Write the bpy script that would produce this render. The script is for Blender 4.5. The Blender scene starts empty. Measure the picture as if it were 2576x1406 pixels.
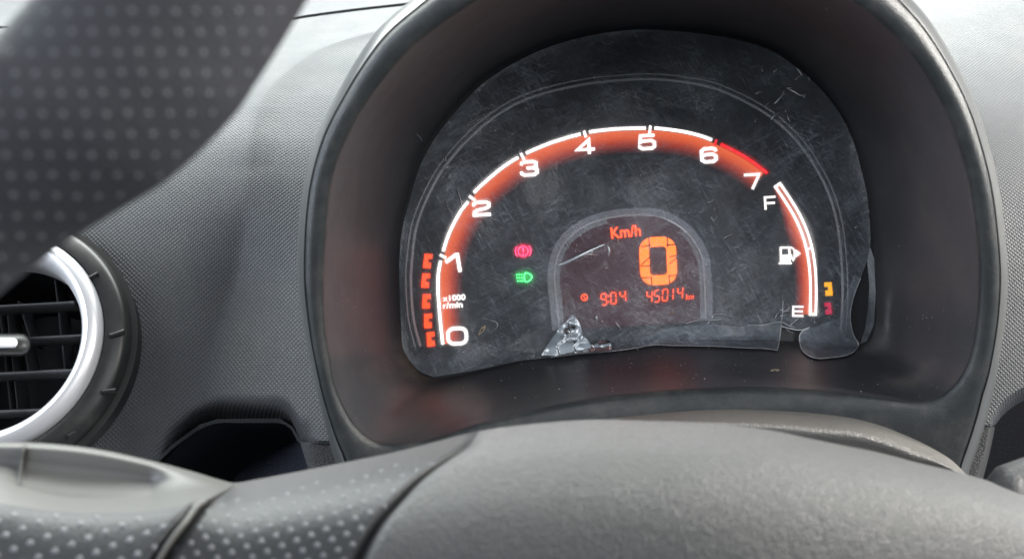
import bpy, bmesh, math, random
import numpy as np
from mathutils import Vector
from mathutils.bvhtree import BVHTree
random.seed(7); rng = np.random.default_rng(7)
sc = bpy.context.scene
COL = sc.collection
# ------------------------------------------------------------------ camera
T = math.tan(math.radians(25.0))
cd = bpy.data.cameras.new('camera'); cam = bpy.data.objects.new('camera', cd); COL.objects.link(cam)
cd.sensor_width = 36; cd.lens = 18 / T; cd.clip_start = 0.01; cd.clip_end = 50
cam.rotation_euler = (math.pi / 2, 0, 0)
cd.dof.use_dof = True; cd.dof.focus_distance = 0.405; cd.dof.aperture_fstop = 13
sc.camera = cam
# ------------------------------------------------------------------ world and window light of the cabin
w = bpy.data.worlds.new('World'); sc.world = w; w.use_nodes = True
bg = w.node_tree.nodes['Background']
bg.inputs[0].default_value = (0.80, 0.90, 1.0, 1); bg.inputs[1].default_value = 0.30
def area(name, loc, target, sx, sy, radiance, col):
    l = bpy.data.lights.new(name, 'AREA'); l.shape = 'RECTANGLE'; l.size = sx; l.size_y = sy
    l.energy = radiance * math.pi * sx * sy; l.color = col
    o = bpy.data.objects.new(name, l); COL.objects.link(o); o.location = loc
    o.rotation_euler = (Vector(target) - Vector(loc)).to_track_quat('-Z', 'Y').to_euler()
    return o
area('windscreen_light', (-0.10, 0.62, 0.62), (0, 0.30, -0.05), 1.3, 0.55, 12.5, (0.95, 1.0, 0.97))
area('right_window_light', (0.85, 0.22, 0.42), (0, 0.36, -0.03), 0.6, 0.35, 40.0, (1.0, 0.96, 0.90))
area('left_window_light', (-1.5, 0.0, 0.30), (0, 0.40, 0.0), 0.9, 0.50, 14.0, (0.78, 0.87, 1.0))
area('rear_left_window_light', (-1.15, -1.2, 0.42), (0, 0.40, 0.0), 1.2, 0.9, 4.2, (0.88, 0.93, 1.0))
area('rear_right_window_light', (1.05, -1.3, 0.50), (0, 0.40, 0.0), 1.0, 0.9, 4.0, (0.95, 0.96, 1.0))
sc.view_settings.view_transform = 'Standard'; sc.view_settings.look = 'None'
sc.view_settings.exposure = 0.0; sc.view_settings.gamma = 1.0
sc.cycles.use_denoising = True
sc.cycles.max_bounces = 10; sc.cycles.transparent_max_bounces = 12
sc.cycles.sample_clamp_indirect = 6.0
# ------------------------------------------------------------------ helpers
def ray(px, py):
    return Vector(((px - 1288) / 2576 * 2 * T, 1.0, -(py - 703) / 2576 * 2 * T))
def P(px, py, d):            # the point d metres in front of the camera that shows at (px, py)
    return ray(px, py) * d
PN = Vector((0.0, -1.0, 0.10)).normalized(); P0 = P(1620, 600, 0.43)
def D(px, py):               # depth of the dial plane there
    return P0.dot(PN) / ray(px, py).dot(PN)
def crom(pts, n, closed=False):
    p = np.array(pts, float)
    if closed: p = np.vstack([p[-1], p, p[0], p[1]])
    else: p = np.vstack([2 * p[0] - p[1], p, 2 * p[-1] - p[-2]])
    out = []
    for i in range(1, len(p) - 2):
        p0, p1, p2, p3 = p[i-1], p[i], p[i+1], p[i+2]
        d0 = max(np.linalg.norm(p1-p0), 1e-6) ** .5; d1 = max(np.linalg.norm(p2-p1), 1e-6) ** .5; d2 = max(np.linalg.norm(p3-p2), 1e-6) ** .5
        m1 = (p1-p0)/d0 - (p2-p0)/(d0+d1) + (p2-p1)/d1; m2 = (p2-p1)/d1 - (p3-p1)/(d1+d2) + (p3-p2)/d2
        m1 *= d1; m2 *= d1
        for t in np.linspace(0, 1, 24, endpoint=False):
            out.append((2*t**3-3*t**2+1)*p1 + (t**3-2*t**2+t)*m1 + (-2*t**3+3*t**2)*p2 + (t**3-t**2)*m2)
    out.append(p[-2]); out = np.array(out)
    s = np.concatenate([[0], np.cumsum(np.linalg.norm(np.diff(out, axis=0), axis=1))])
    q = np.linspace(0, s[-1], n + 1)[:-1] if closed else np.linspace(0, s[-1], n)
    return np.stack([np.interp(q, s, out[:, k]) for k in range(out.shape[1])], 1)
def fy(pts):                 # y as a smooth function of x
    c = crom(pts, 300); o = np.argsort(c[:, 0]); return lambda x: float(np.interp(x, c[o, 0], c[o, 1]))
def fx(pts):                 # x as a smooth function of y
    c = crom(pts, 300); o = np.argsort(c[:, 1]); return lambda y: float(np.interp(y, c[o, 1], c[o, 0]))
def link(name, me, m, parent=None, smooth=True, label=None):
    if m: me.materials.append(m)
    if smooth:
        me.polygons.foreach_set('use_smooth', [True] * len(me.polygons))
    o = bpy.data.objects.new(name, me); COL.objects.link(o)
    if parent: o.parent = parent; o.matrix_parent_inverse = parent.matrix_basis.inverted()
    if label: o['label'] = label
    return o
def grid(name, rows, m, parent=None, close_u=False, close_v=False, smooth=True, label=None, sharp=None, uvs_of=None):
    R, C = len(rows), len(rows[0])
    v = [tuple(p) for r in rows for p in r]; f = []; uvs = []
    A = np.array(v).reshape(R, C, 3)
    du = np.zeros((R, C)); du[:, 1:] = np.cumsum(np.linalg.norm(np.diff(A, axis=1), axis=2), axis=1)
    dv = np.zeros((R, C)); dv[1:, :] = np.cumsum(np.linalg.norm(np.diff(A, axis=0), axis=2), axis=0)
    dv = np.repeat(dv.mean(1, keepdims=True), C, 1) * .3 + dv * .7
    if uvs_of:
        for i in range(R):
            for j in range(C): du[i, j], dv[i, j] = uvs_of(A[i, j])
    for i in range(R if close_v else R - 1):
        for j in range(C if close_u else C - 1):
            i2, j2 = (i + 1) % R, (j + 1) % C
            f.append((i*C+j, i*C+j2, i2*C+j2, i2*C+j))
            uvs += [(du[i, j], dv[i, j]), (du[i, j2], dv[i, j2]), (du[i2, j2], dv[i2, j2]), (du[i2, j], dv[i2, j])]
    me = bpy.data.meshes.new(name); me.from_pydata(v, [], f); me.update()
    uvl = me.uv_layers.new(name='UVMap'); uvl.data.foreach_set('uv', np.array(uvs).ravel())
    o = link(name, me, m, parent, smooth, label)
    if sharp: me.set_sharp_from_angle(angle=math.radians(sharp))
    return o
def solid(name, polys, off, m, parent, thick=0.0002, label=None, depth=D):
    """flat pieces printed on / lying over the dial: px polygons given a real thickness"""
    v, f = [], []
    for poly in polys:
        n = len(poly); b = len(v)
        top = [P(x, y, depth(x, y) - off - thick) for x, y in poly]
        bot = [P(x, y, depth(x, y) - off) for x, y in poly]
        v += [tuple(p) for p in top + bot]
        f.append(tuple(range(b, b + n)))
        for k in range(n):
            k2 = (k + 1) % n; f.append((b+k, b+n+k, b+n+k2, b+k2))
    me = bpy.data.meshes.new(name); me.from_pydata(v, [], f); me.update()
    return link(name, me, m, parent, False, label)
def ribbon(pts, wd, closed=False):
    p = [np.array(q, float) for q in pts]; n = len(p); L, Rr = [], []
    for i in range(n):
        a = p[i-1] if (i > 0 or closed) else None; b = p[(i+1) % n] if (i < n-1 or closed) else None
        d1 = (p[i]-a)/np.linalg.norm(p[i]-a) if a is not None else None
        d2 = (b-p[i])/np.linalg.norm(b-p[i]) if b is not None else None
        if d1 is None: d1 = d2
        if d2 is None: d2 = d1
        n1 = np.array([-d1[1], d1[0]]); n2 = np.array([-d2[1], d2[0]]); mm = n1 + n2
        mm /= max(np.linalg.norm(mm), 1e-6); k = wd/2/max(mm.dot(n1), .45)
        L.append(p[i]+mm*k); Rr.append(p[i]-mm*k)
    return [[L[i], L[(i+1) % n], Rr[(i+1) % n], Rr[i]] for i in range(n if closed else n-1)]
def rrect(cx, cy, w_, h_, r, k=5):
    out = []
    for sx, sy, a0 in ((1, -1, -90), (1, 1, 0), (-1, 1, 90), (-1, -1, 180)):
        for i in range(k+1):
            a = math.radians(a0 + 90*i/k)
            out.append((cx + sx*(w_/2-r) + r*math.cos(a), cy + sy*(h_/2-r) + r*math.sin(a)))
    return out
def circ(cx, cy, r, n=28, a0=0, a1=360):
    full = abs(a1-a0) >= 360
    return [(cx + r*math.cos(math.radians(a0+(a1-a0)*i/(n if full else n-1))), cy + r*math.sin(math.radians(a0+(a1-a0)*i/(n if full else n-1)))) for i in range(n)]
def rot(polys, c, deg):
    a = math.radians(deg); ca, sa = math.cos(a), math.sin(a)
    return [[(c[0]+(x-c[0])*ca-(y-c[1])*sa, c[1]+(x-c[0])*sa+(y-c[1])*ca) for x, y in p] for p in polys]
def thing(name, label, cat, loc, group=None):
    o = bpy.data.objects.new(name, None); COL.objects.link(o); o.location = loc; o.empty_display_size = .01
    o['label'] = label; o['category'] = cat
    if group: o['group'] = group
    return o
def tag(o, label, cat, group=None):
    o['label'] = label; o['category'] = cat
    if group: o['group'] = group
    return o
# ------------------------------------------------------------------ materials
class NT:
    def __init__(s, name):
        s.m = bpy.data.materials.new(name); s.m.use_nodes = True; s.t = s.m.node_tree; s.n = s.t.nodes; s.l = s.t.links
        s.b = s.n['Principled BSDF']; s.out = s.n['Material Output']
    def add(s, typ, **kw):
        q = s.n.new(typ)
        for k, v in kw.items(): setattr(q, k, v)
        return q
    def math(s, op, a, b=None):
        q = s.add('ShaderNodeMath', operation=op)
        for i, x in enumerate((a, b)):
            if x is None: continue
            if isinstance(x, (int, float)): q.inputs[i].default_value = x
            else: s.l.new(x, q.inputs[i])
        return q.outputs[0]
    def noise(s, scale, detail=3, rough=.6, vec=None, stretch=None):
        tc = s.add('ShaderNodeTexCoord'); src = tc.outputs['Object' if vec is None else vec]
        if stretch:
            for key, val in (('Rotation', stretch[1]), ('Scale', stretch[0])):
                mp = s.add('ShaderNodeMapping'); mp.inputs[key].default_value = val
                s.l.new(src, mp.inputs[0]); src = mp.outputs[0]
        q = s.add('ShaderNodeTexNoise'); q.inputs['Scale'].default_value = scale; q.inputs['Detail'].default_value = detail; q.inputs['Roughness'].default_value = rough
        s.l.new(src, q.inputs['Vector']); return q.outputs['Fac']
    def ramp(s, fac, a, b, ca=(0, 0, 0, 1), cb=(1, 1, 1, 1)):
        q = s.add('ShaderNodeValToRGB'); e = q.color_ramp.elements
        e[0].position = a; e[1].position = b; e[0].color = ca; e[1].color = cb
        s.l.new(fac, q.inputs[0]); return q.outputs[0]
    def bump(s, h, strength, dist, prev=None):
        q = s.add('ShaderNodeBump'); q.inputs['Strength'].default_value = strength; q.inputs['Distance'].default_value = dist
        s.l.new(h, q.inputs['Height'])
        if prev is not None: s.l.new(prev, q.inputs['Normal'])
        return q.outputs[0]
def plain(name, col, rough=.5, spec=.5, metal=0.0, dust=0.0, dustcol=(.20, .19, .17), grain=None, tex=None, dscale=60, sheen=0):
    s = NT(name); b = s.b
    b.inputs['Base Color'].default_value = (*col, 1); b.inputs['Roughness'].default_value = rough
    b.inputs['Specular IOR Level'].default_value = spec; b.inputs['Metallic'].default_value = metal
    if sheen: b.inputs['Sheen Weight'].default_value = sheen; b.inputs['Sheen Roughness'].default_value = .4
    if dust:
        f = s.ramp(s.noise(dscale, 6, .7), .45, .80)
        mx = s.add('ShaderNodeMix', data_type='RGBA'); mx.inputs['A'].default_value = (*col, 1)
        mx.inputs['B'].default_value = (*[c*(1-dust)+d*dust for c, d in zip(col, dustcol)], 1)
        s.l.new(f, mx.inputs['Factor']); s.l.new(mx.outputs['Result'], b.inputs['Base Color'])
        s.l.new(s.math('ADD', s.math('MULTIPLY', s.noise(dscale*.7, 5, .7), .25), rough-.12), b.inputs['Roughness'])
    nrm = None
    if tex:      # rows of small moulded pimples
        p, st = tex
        tc = s.add('ShaderNodeTexCoord'); sp = s.add('ShaderNodeSeparateXYZ'); s.l.new(tc.outputs['UV'], sp.inputs[0])
        a = s.math('SINE', s.math('MULTIPLY', sp.outputs[0], 2*math.pi/p)); c = s.math('SINE', s.math('MULTIPLY', sp.outputs[1], 2*math.pi/p))
        h = s.math('MAXIMUM', s.math('MULTIPLY', a, c), -.15)
        nrm = s.bump(h, st, .00022)
    if grain:    # leather grain
        sc_, st = grain
        nz = s.noise(sc_, 4, .65)
        v = s.add('ShaderNodeTexVoronoi', feature='DISTANCE_TO_EDGE'); v.inputs['Scale'].default_value = sc_*1.4
        tc = s.add('ShaderNodeTexCoord'); s.l.new(tc.outputs['Object'], v.inputs['Vector'])
        h = s.math('ADD', nz, s.math('MINIMUM', s.math('MULTIPLY', v.outputs['Distance'], 1.5), .35))
        nrm = s.bump(h, st, .0008, nrm)
    if nrm is not None: s.l.new(nrm, b.inputs['Normal'])
    return s.m
def glow(name, col, strength, base=(.02, .02, .02), rough=.4):
    s = NT(name); b = s.b; b.inputs['Base Color'].default_value = (*base, 1); b.inputs['Roughness'].default_value = rough
    b.inputs['Emission Color'].default_value = (*col, 1); b.inputs['Emission Strength'].default_value = strength
    return s.m
M = {}
M['dash'] = plain('dash_plastic', (.068, .071, .077), .55, .5, dust=.18, tex=(.0016, .85), dscale=40)
M['dash_smooth'] = plain('dash_smooth_plastic', (.09, .092, .095), .5, .5, dust=.2)
M['dash_leather'] = plain('dash_grained_plastic', (.060, .060, .062), .55, .4, grain=(700, .55))
M['rim'] = plain('hood_rim_plastic', (.075, .078, .078), .30, .9)
M['cavity'] = plain('cavity_shade', (.003, .0034, .005), .8, .06, grain=(700, .5))  # near-black base paints in the shade of the pocket and lower gaps
M['hood'] = plain('hood_plastic', (.023, .027, .029), .34, .5, dust=.25, grain=(1500, .25), dscale=90)
s = NT('shroud_plastic'); b = s.b
def mixc(a, bcol, fac):
    mx = s.add('ShaderNodeMix', data_type='RGBA'); s.l.new(fac, mx.inputs['Factor']); mx.inputs['B'].default_value = (*bcol, 1)
    if isinstance(a, tuple): mx.inputs['A'].default_value = (*a, 1)
    else: s.l.new(a, mx.inputs['A'])
    return mx.outputs['Result']
c_ = mixc((.042, .044, .050), (.068, .067, .067), s.ramp(s.noise(35, 6, .7), .45, .85))
tc = s.add('ShaderNodeTexCoord')
for (px, py, d, rad, colr, st) in ((1032, 925, .428, .020, (.22, .17, .12), .8), (1090, 985, .40, .022, (.15, .13, .11), .45), (2290, 985, .375, .016, (.20, .18, .16), .7), (2200, 890, .42, .016, (.20, .19, .18), .6), (1060, 1090, .37, .02, (.13, .12, .11), .3)):
    vm = s.add('ShaderNodeVectorMath', operation='DISTANCE'); s.l.new(tc.outputs['Object'], vm.inputs[0]); vm.inputs[1].default_value = P(px, py, d) if False else ray(px, py)*d
    m_ = s.ramp(s.math('ADD', vm.outputs['Value'], s.math('MULTIPLY', s.noise(120, 6, .8, stretch=((1, 1, 2.5), (0, .4, 0))), rad*1.1)), rad*.45, rad*1.35, (1, 1, 1, 1), (0, 0, 0, 1))
    c_ = mixc(c_, colr, s.math('MULTIPLY', m_, st))
s.l.new(c_, b.inputs['Base Color']); s.l.new(s.math('ADD', s.math('MULTIPLY', s.noise(60, 5, .7), .22), .30), b.inputs['Roughness'])
M['shroud'] = s.m
M['dial'] = plain('dial_black', (.018, .020, .023), .35, .5, dust=.1)
M['ring'] = plain('ring_grey', (.75, .77, .79), .4, .5)
M['band'] = plain('window_band_grey', (.42, .42, .45), .45, .4)
M['edge'] = plain('window_edge_white', (.85, .84, .84), .4, .4)
M['leather'] = plain('wheel_leather', (.024, .026, .028), .5, .4, grain=(520, .25), sheen=.10)
M['rimleather'] = plain('rim_leather', (.033, .034, .040), .62, .4, grain=(520, .2))
M['airbag'] = plain('airbag_cover', (.060, .061, .060), .5, .5, grain=(700, .60), sheen=.25)
M['trim'] = plain('spoke_trim', (.078, .078, .074), .5, .5)
M['dot'] = plain('dimple_rubber', (.095, .10, .108), .42, .5)
M['groove'] = plain('groove_black', (.02, .02, .02), .6, .3)
M['column'] = plain('column_plastic', (.13, .126, .118), .42, .6, grain=(900, .6))
M['silver'] = plain('lit_silver', (.95, .95, .97), .42, .9, metal=.65)  # paler silver paints the lit inner half of the vent ring
M['ventblack'] = plain('vent_black', (.012, .013, .013), .38, .5, dust=.15)
M['ventdark'] = plain('vent_inside', (.006, .006, .008), .6, .3)
M['slat'] = plain('vent_slat', (.035, .036, .038), .35, .5)
M['white'] = glow('lit_white', (1, .94, .91), 2.8)
M['whitedim'] = glow('lit_white_dim', (1, .93, .90), 1.5)
M['redline'] = glow('lit_red', (1, .012, .02), 1.7)
M['lcd_red'] = glow('lcd_orange', (1, .07, .012), 3.2)
M['lcd_big'] = glow('lcd_amber', (1, .15, .010), 2.6)
M['lcd_halo'] = glow('lcd_backlight', (1, .04, .02), .30)
M['lcd'] = glow('lcd_panel', (1, .14, .22), .032, (.03, .02, .022), .3)
M['tell_red'] = glow('telltale_red', (1, .05, .14), 5); M['tell_red_halo'] = glow('telltale_red_halo', (1, .0, .06), .60)  # second material is the symbol's halo, painted as an evenly glowing disc
M['tell_green'] = glow('telltale_green', (.08, 1, .22), 4); M['tell_green_halo'] = glow('telltale_green_halo', (0, 1, .08), .30)  # green halo painted likewise as a glowing patch
M['eco'] = glow('eco_orange', (1, .06, .008), 2.2)
M['amber'] = glow('lit_amber', (1, .42, .01), 1.3); M['crimson'] = glow('lit_crimson', (1, .01, .10), .65)
M['fuel_in'] = glow('fuel_bar_orange', (1, .26, .16), .62)
M['flake'] = plain('dry_flake', (.55, .45, .32), .6, .3)
M['speck'] = plain('dust_specks', (.5, .48, .44), .7, .2)
# backlit orange scale: the print fades across its width (U 0 at the arc, 1 inside)
s = NT('lit_orange_band'); tc = s.add('ShaderNodeTexCoord'); sp = s.add('ShaderNodeSeparateXYZ'); s.l.new(tc.outputs['UV'], sp.inputs[0])
q = s.add('ShaderNodeValToRGB'); e = q.color_ramp.elements
e[0].position = 0; e[0].color = (.80, .130, .034, 1); e[1].position = 1; e[1].color = (.0, .0, .0, 1)
for ps, c in ((.30, (.64, .085, .022, 1)), (.55, (.33, .030, .010, 1)), (.80, (.09, .010, .007, 1))):
    k = e.new(ps); k.color = c
s.l.new(sp.outputs[0], q.inputs[0]); s.l.new(q.outputs[0], s.b.inputs['Emission Color']); s.b.inputs['Emission Strength'].default_value = 1.2
s.b.inputs['Base Color'].default_value = (.02, .02, .022, 1); M['band_orange'] = s.m
# clear plastic film: mostly see-through, a little scatter, scuffs, glossy
def film_mat(name, gloss, scat, haze, rough, bumpst, tint=(.97, .97, .98), const=.050, dcol=(.72, .80, .90)):
    s = NT(name)
    s.n.remove(s.b)
    tr = s.add('ShaderNodeBsdfTransparent'); tr.inputs[0].default_value = (*tint, 1)
    rf = s.add('ShaderNodeBsdfRefraction'); rf.inputs['Roughness'].default_value = .80; rf.inputs['IOR'].default_value = 2.0
    gl = s.add('ShaderNodeBsdfGlossy'); gl.inputs['Roughness'].default_value = rough
    df = s.add('ShaderNodeBsdfDiffuse'); df.inputs[0].default_value = (*dcol, 1)
    R_ = (0, math.radians(35), 0)
    n1 = s.math('MULTIPLY', s.ramp(s.noise(60, 9, .8, stretch=((1, 1, 1.8), R_)), .48, .88), .6)
    n2 = s.ramp(s.noise(130, 5, .8, stretch=((1, 1, 22), (0, math.radians(-62), 0))), .53, .70)
    n4 = s.ramp(s.noise(150, 5, .8, stretch=((1, 1, 26), (0, math.radians(28), 0))), .54, .70)
    n5 = s.ramp(s.noise(110, 5, .8, stretch=((1, 1, 20), (0, math.radians(-20), 0))), .55, .72)
    n2 = s.math('ADD', n2, s.math('ADD', n4, n5))
    n3 = s.ramp(s.noise(26, 5, .7), .38, .72)
    sc1 = s.math('ADD', s.math('MULTIPLY', s.math('ADD', n1, s.math('MULTIPLY', n2, .8)), s.math('ADD', s.math('MULTIPLY', n3, .9), .25)), .0)
    hz = s.math('MINIMUM', s.math('ADD', s.math('MULTIPLY', sc1, haze), const), .85)
    nb = s.bump(s.noise(130, 5, .65), bumpst, .0012); s.l.new(nb, gl.inputs['Normal'])
    m1 = s.add('ShaderNodeMixShader'); m1.inputs[0].default_value = scat; s.l.new(tr.outputs[0], m1.inputs[1]); s.l.new(rf.outputs[0], m1.inputs[2])
    m2 = s.add('ShaderNodeMixShader'); s.l.new(hz, m2.inputs[0]); s.l.new(m1.outputs[0], m2.inputs[1]); s.l.new(df.outputs[0], m2.inputs[2])
    lw = s.add('ShaderNodeFresnel'); lw.inputs[0].default_value = 1.45
    m3 = s.add('ShaderNodeMixShader'); s.l.new(s.math('MULTIPLY', lw.outputs[0], gloss), m3.inputs[0]); s.l.new(m2.outputs[0], m3.inputs[1]); s.l.new(gl.outputs[0], m3.inputs[2])
    s.l.new(m3.outputs[0], s.out.inputs[0]); return s.m
M['film'] = film_mat('clear_film', 1.0, .26, .70, .14, .9)
M['film_flap'] = film_mat('torn_film', .8, .30, .60, .25, .6, const=.10)
M['crumple'] = film_mat('crumpled_film_sheen', 11.0, .2, .3, .24, .35, (.9, .93, .97), const=.58, dcol=(.74, .86, .95))  # blue-white diffuse paints the sky reflection into the crumple
M['crease'] = film_mat('crease_glint_film', 14.0, .2, .3, .3, .2, const=.75)  # near-white diffuse paints glints along the creases
M['filmedge'] = plain('film_edge', (.72, .73, .74), .35, .6)

# ================================================================== INSTRUMENT CLUSTER: hood, shroud, dial
CX, CY, NA = 1620, 600, 480
A_ = [(1035, 0), (950, 75), (890, 160), (850, 230), (800, 330), (770, 430), (755, 520), (748, 620), (750, 720), (760, 800), (775, 890), (795, 980), (815, 1060), (840, 1150), (880, 1240), (1000, 1290),
      (1300, 1275), (1620, 1240), (1950, 1245), (2250, 1290), (2400, 1270), (2445, 1165), (2480, 1060), (2500, 980), (2515, 900), (2530, 800), (2536, 700), (2530, 600), (2515, 480), (2490, 370), (2450, 250), (2400, 150), (2345, 60), (2295, 0),
      (2200, -85), (2060, -170), (1860, -240), (1650, -262), (1440, -232), (1260, -155), (1130, -75)]
B_ = [(1210, 0), (1110, 65), (1025, 135), (960, 210), (900, 300), (860, 380), (835, 460), (825, 540), (820, 620), (816, 700), (816, 780), (821, 840), (831, 900), (845, 970), (870, 1030), (900, 1075), (940, 1105), (985, 1114), (1040, 1110), (1100, 1098),
      (1200, 1065), (1300, 1040), (1400, 1017), (1500, 1000), (1600, 988), (1700, 979), (1800, 974), (1900, 973), (2000, 977), (2100, 985), (2200, 997), (2280, 1007), (2330, 1005), (2370, 990), (2405, 960), (2430, 920), (2446, 870), (2456, 800), (2461, 720), (2460, 640), (2452, 560), (2440, 480), (2420, 400), (2390, 310), (2345, 220), (2290, 140), (2230, 75), (2134, 0),
      (2030, -65), (1880, -125), (1680, -150), (1500, -125), (1330, -65)]
C_ = [(1459, 85), (1339, 125), (1210, 200), (1140, 270), (1085, 340), (1045, 415), (1020, 500), (1002, 575), (995, 650), (995, 720), (998, 780), (1005, 840), (1013, 880), (1028, 910), (1052, 938), (1092, 953), (1130, 949), (1200, 934), (1300, 911), (1400, 892), (1500, 877), (1600, 866), (1700, 859), (1800, 856), (1900, 856),
      (2000, 860), (2100, 867), (2155, 872), (2190, 860), (2205, 820), (2208, 760), (2205, 700), (2200, 600), (2186, 500), (2166, 410), (2135, 320), (2085, 240), (2020, 172), (1940, 118), (1800, 78), (1690, 66), (1590, 65)]
def radial(pts):
    c = crom(pts, 1600, True); th = np.arctan2(c[:, 1]-CY, c[:, 0]-CX); r = np.hypot(c[:, 0]-CX, c[:, 1]-CY); o = np.argsort(th)
    return lambda a: np.interp(a, th[o], r[o], period=2*math.pi)
rA, rB, rC = radial(A_), radial(B_), radial(C_)
ANG = np.linspace(-math.pi, math.pi, NA, endpoint=False)
def pol(a, r): return CX + r*math.cos(a), CY + r*math.sin(a)
def dA(a): return .3375 + .0275*math.sin(a)
def dBf(a): return dA(a) + .003
def shroud_depth(px, py):
    a = math.atan2(py-CY, px-CX); r = math.hypot(px-CX, py-CY); c, b = float(rC(a)), float(rB(a))
    f = (r-c)/(b-c); x, y = pol(a, c)
    if f < 0: return 9
    return (D(x, y)-.001)*(1-f) + dBf(a)*f
cluster = thing('instrument_cluster', 'digital gauge pod with dark hood, arched tachometer scale and lit speed display', 'instrument cluster', P(1620, 1000, .42))
rows = []
prof = [(-.02, .13), (.0, .05), (.0, .014), (.03, .0075), (.08, .0048), (.14, .0026), (.20, .0008), (.235, .0002), (.25, .0012), (.265, .0008), (.31, -.0004), (.40, -.0014), (.55, -.0020), (.80, -.0012), (.93, -.0004), (.985, .0012), (1.0, .0035)]
for f, dz in prof:
    row = []
    for a in ANG:
        a0, b0 = float(rA(a)), float(rB(a)); wd = a0 - b0
        g = f if wd < 130 or f < .02 else f * 1.0
        if wd > 100 and .02 < f < .5: g = f * 100 / wd        # the rounded edge keeps its width on the wide lower lip
        r = a0 - g*wd; x, y = pol(a, r)
        if dz > .02: x, y = pol(a, a0*(.965 if dz > .1 else .992))
        row.append(P(x, y, dA(a) + dz))
    rows.append(row)
grid('hood', rows[7:], M['hood'], cluster, close_u=True, label='dark matt hood frame')
grid('outer_rim', rows[:8], M['rim'], cluster, close_u=True, label='pale rounded outer rim of the hood')
rows = []
for f in np.linspace(0, 1, 16):
    row = []
    for a in ANG:
        b0, c0 = float(rB(a)), float(rC(a)); x0, y0 = pol(a, b0); x1, y1 = pol(a, c0)
        fe = f
        r = b0*(1-f) + c0*f; x, y = pol(a, r)
        row.append(P(x, y, dBf(a)*(1-fe) + (D(x1, y1)-.001)*fe))
    rows.append(row)
rows.append([P(*pol(a, float(rC(a))*.985), D(*pol(a, float(rC(a))))+.002) for a in ANG])
grid('shroud', rows, M['shroud'], cluster, close_u=True)
# dial face : disc a little larger than the opening
rows = []
for f in (0, .25, .5, .75, 1.0):
    rows.append([P(*pol(a, float(rC(a))*1.03*max(f, .004)), D(*pol(a, float(rC(a))*1.03*f))) for a in ANG])
dial = grid('dial_face', rows, M['dial'], cluster, close_u=True)
# bevelled double ring on the dial lens
RING = [(1058, 872), (1042, 810), (1035, 740), (1034, 690), (1037, 650), (1047, 575), (1074, 500), (1119, 420), (1185, 345), (1259, 285), (1334, 247), (1459, 215), (1559, 203), (1639, 200), (1719, 207), (1794, 222), (1879, 259), (1944, 299), (2009, 361), (2059, 436), (2089, 500), (2108, 575), (2116, 650), (2119, 700), (2119, 760), (2115, 830)]
rc = crom(RING, 160)
solid('lens_ring', ribbon(rc, 6), .0006, M['ring'], dial)
def offset(c, d):
    t = np.gradient(c, axis=0); t /= np.linalg.norm(t, axis=1, keepdims=True); return c + np.stack([-t[:, 1], t[:, 0]], 1)*d
solid('lens_ring', ribbon(offset(rc, -13), 3), .0006, M['ring'], dial)
# ---- tachometer arc
ARC = [(1114, 866), (1108, 812), (1105, 777), (1102, 730), (1103, 687), (1109, 655), (1115, 632), (1130, 587), (1158, 533), (1178, 507), (1192, 486), (1225, 454), (1268, 419), (1303, 397), (1324, 386), (1380, 362), (1433, 345), (1460, 338), (1482, 333), (1550, 325), (1625, 323), (1646, 323), (1714, 331), (1761, 342), (1791, 353), (1812, 363), (1854, 384), (1889, 405), (1930, 436)]
ac = crom(ARC, 500)
def near(p): return int(np.argmin(np.hypot(ac[:, 0]-p[0], ac[:, 1]-p[1])))
cuts = [(1114, 866), (1109, 655), (1115, 632), (1178, 507), (1192, 486), (1303, 397), (1324, 386), (1460, 338), (1482, 333), (1625, 323), (1646, 323), (1791, 353), (1812, 363), (1930, 436)]
ci = [near(p) for p in cuts]
for k in range(0, 14, 2):
    seg = ac[ci[k]:ci[k+1]+1]
    solid('scale_segment', ribbon(seg, 7.5), .0008, M['white' if k < 12 else 'redline'], dial, label=None if k < 12 else 'red line segment from 6 to 7')
for p, a, b in (((1114, 645), (1107, 641), (1122, 649)), ((1187, 499), (1180, 494), (1195, 504)), ((1314, 394), (1310, 386), (1319, 403)), ((1471, 338), (1469, 330), (1474, 346)), ((1635, 327), (1636, 317), (1634, 336))):
    solid('scale_tick', ribbon([a, b], 6), .0008, M['white'], dial)
solid('scale_tick', ribbon([(1802, 352), (1797, 369)], 5), .0008, M['redline'], dial)
def fade_strip(name, c, wfun, off, side=1):
    t = np.gradient(c, axis=0); t /= np.linalg.norm(t, axis=1, keepdims=True); nn = np.stack([-t[:, 1], t[:, 0]], 1)*side
    n = len(c); rows_ = []
    for q in np.linspace(0, 1, 7):
        rows_.append([c[i] + nn[i]*(5.5 + wfun(i/(n-1))*q) for i in range(n)])
    v = [tuple(P(x, y, D(x, y)-off)) for r in rows_ for x, y in r]; f = []; uv = []
    for i in range(6):
        for j in range(n-1):
            f.append((i*n+j, i*n+j+1, (i+1)*n+j+1, (i+1)*n+j)); uv += [(i/6, j/n), (i/6, (j+1)/n), ((i+1)/6, (j+1)/n), ((i+1)/6, j/n)]
    me = bpy.data.meshes.new(name); me.from_pydata(v, [], f); me.update()
    me.uv_layers.new(name='UVMap').data.foreach_set('uv', np.array(uv).ravel())
    return link(name, me, M['band_orange'], dial, False)
fade_strip('backlit_band', ac[::4], lambda t: 58 if t > .1 else 50, .0004)
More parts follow.
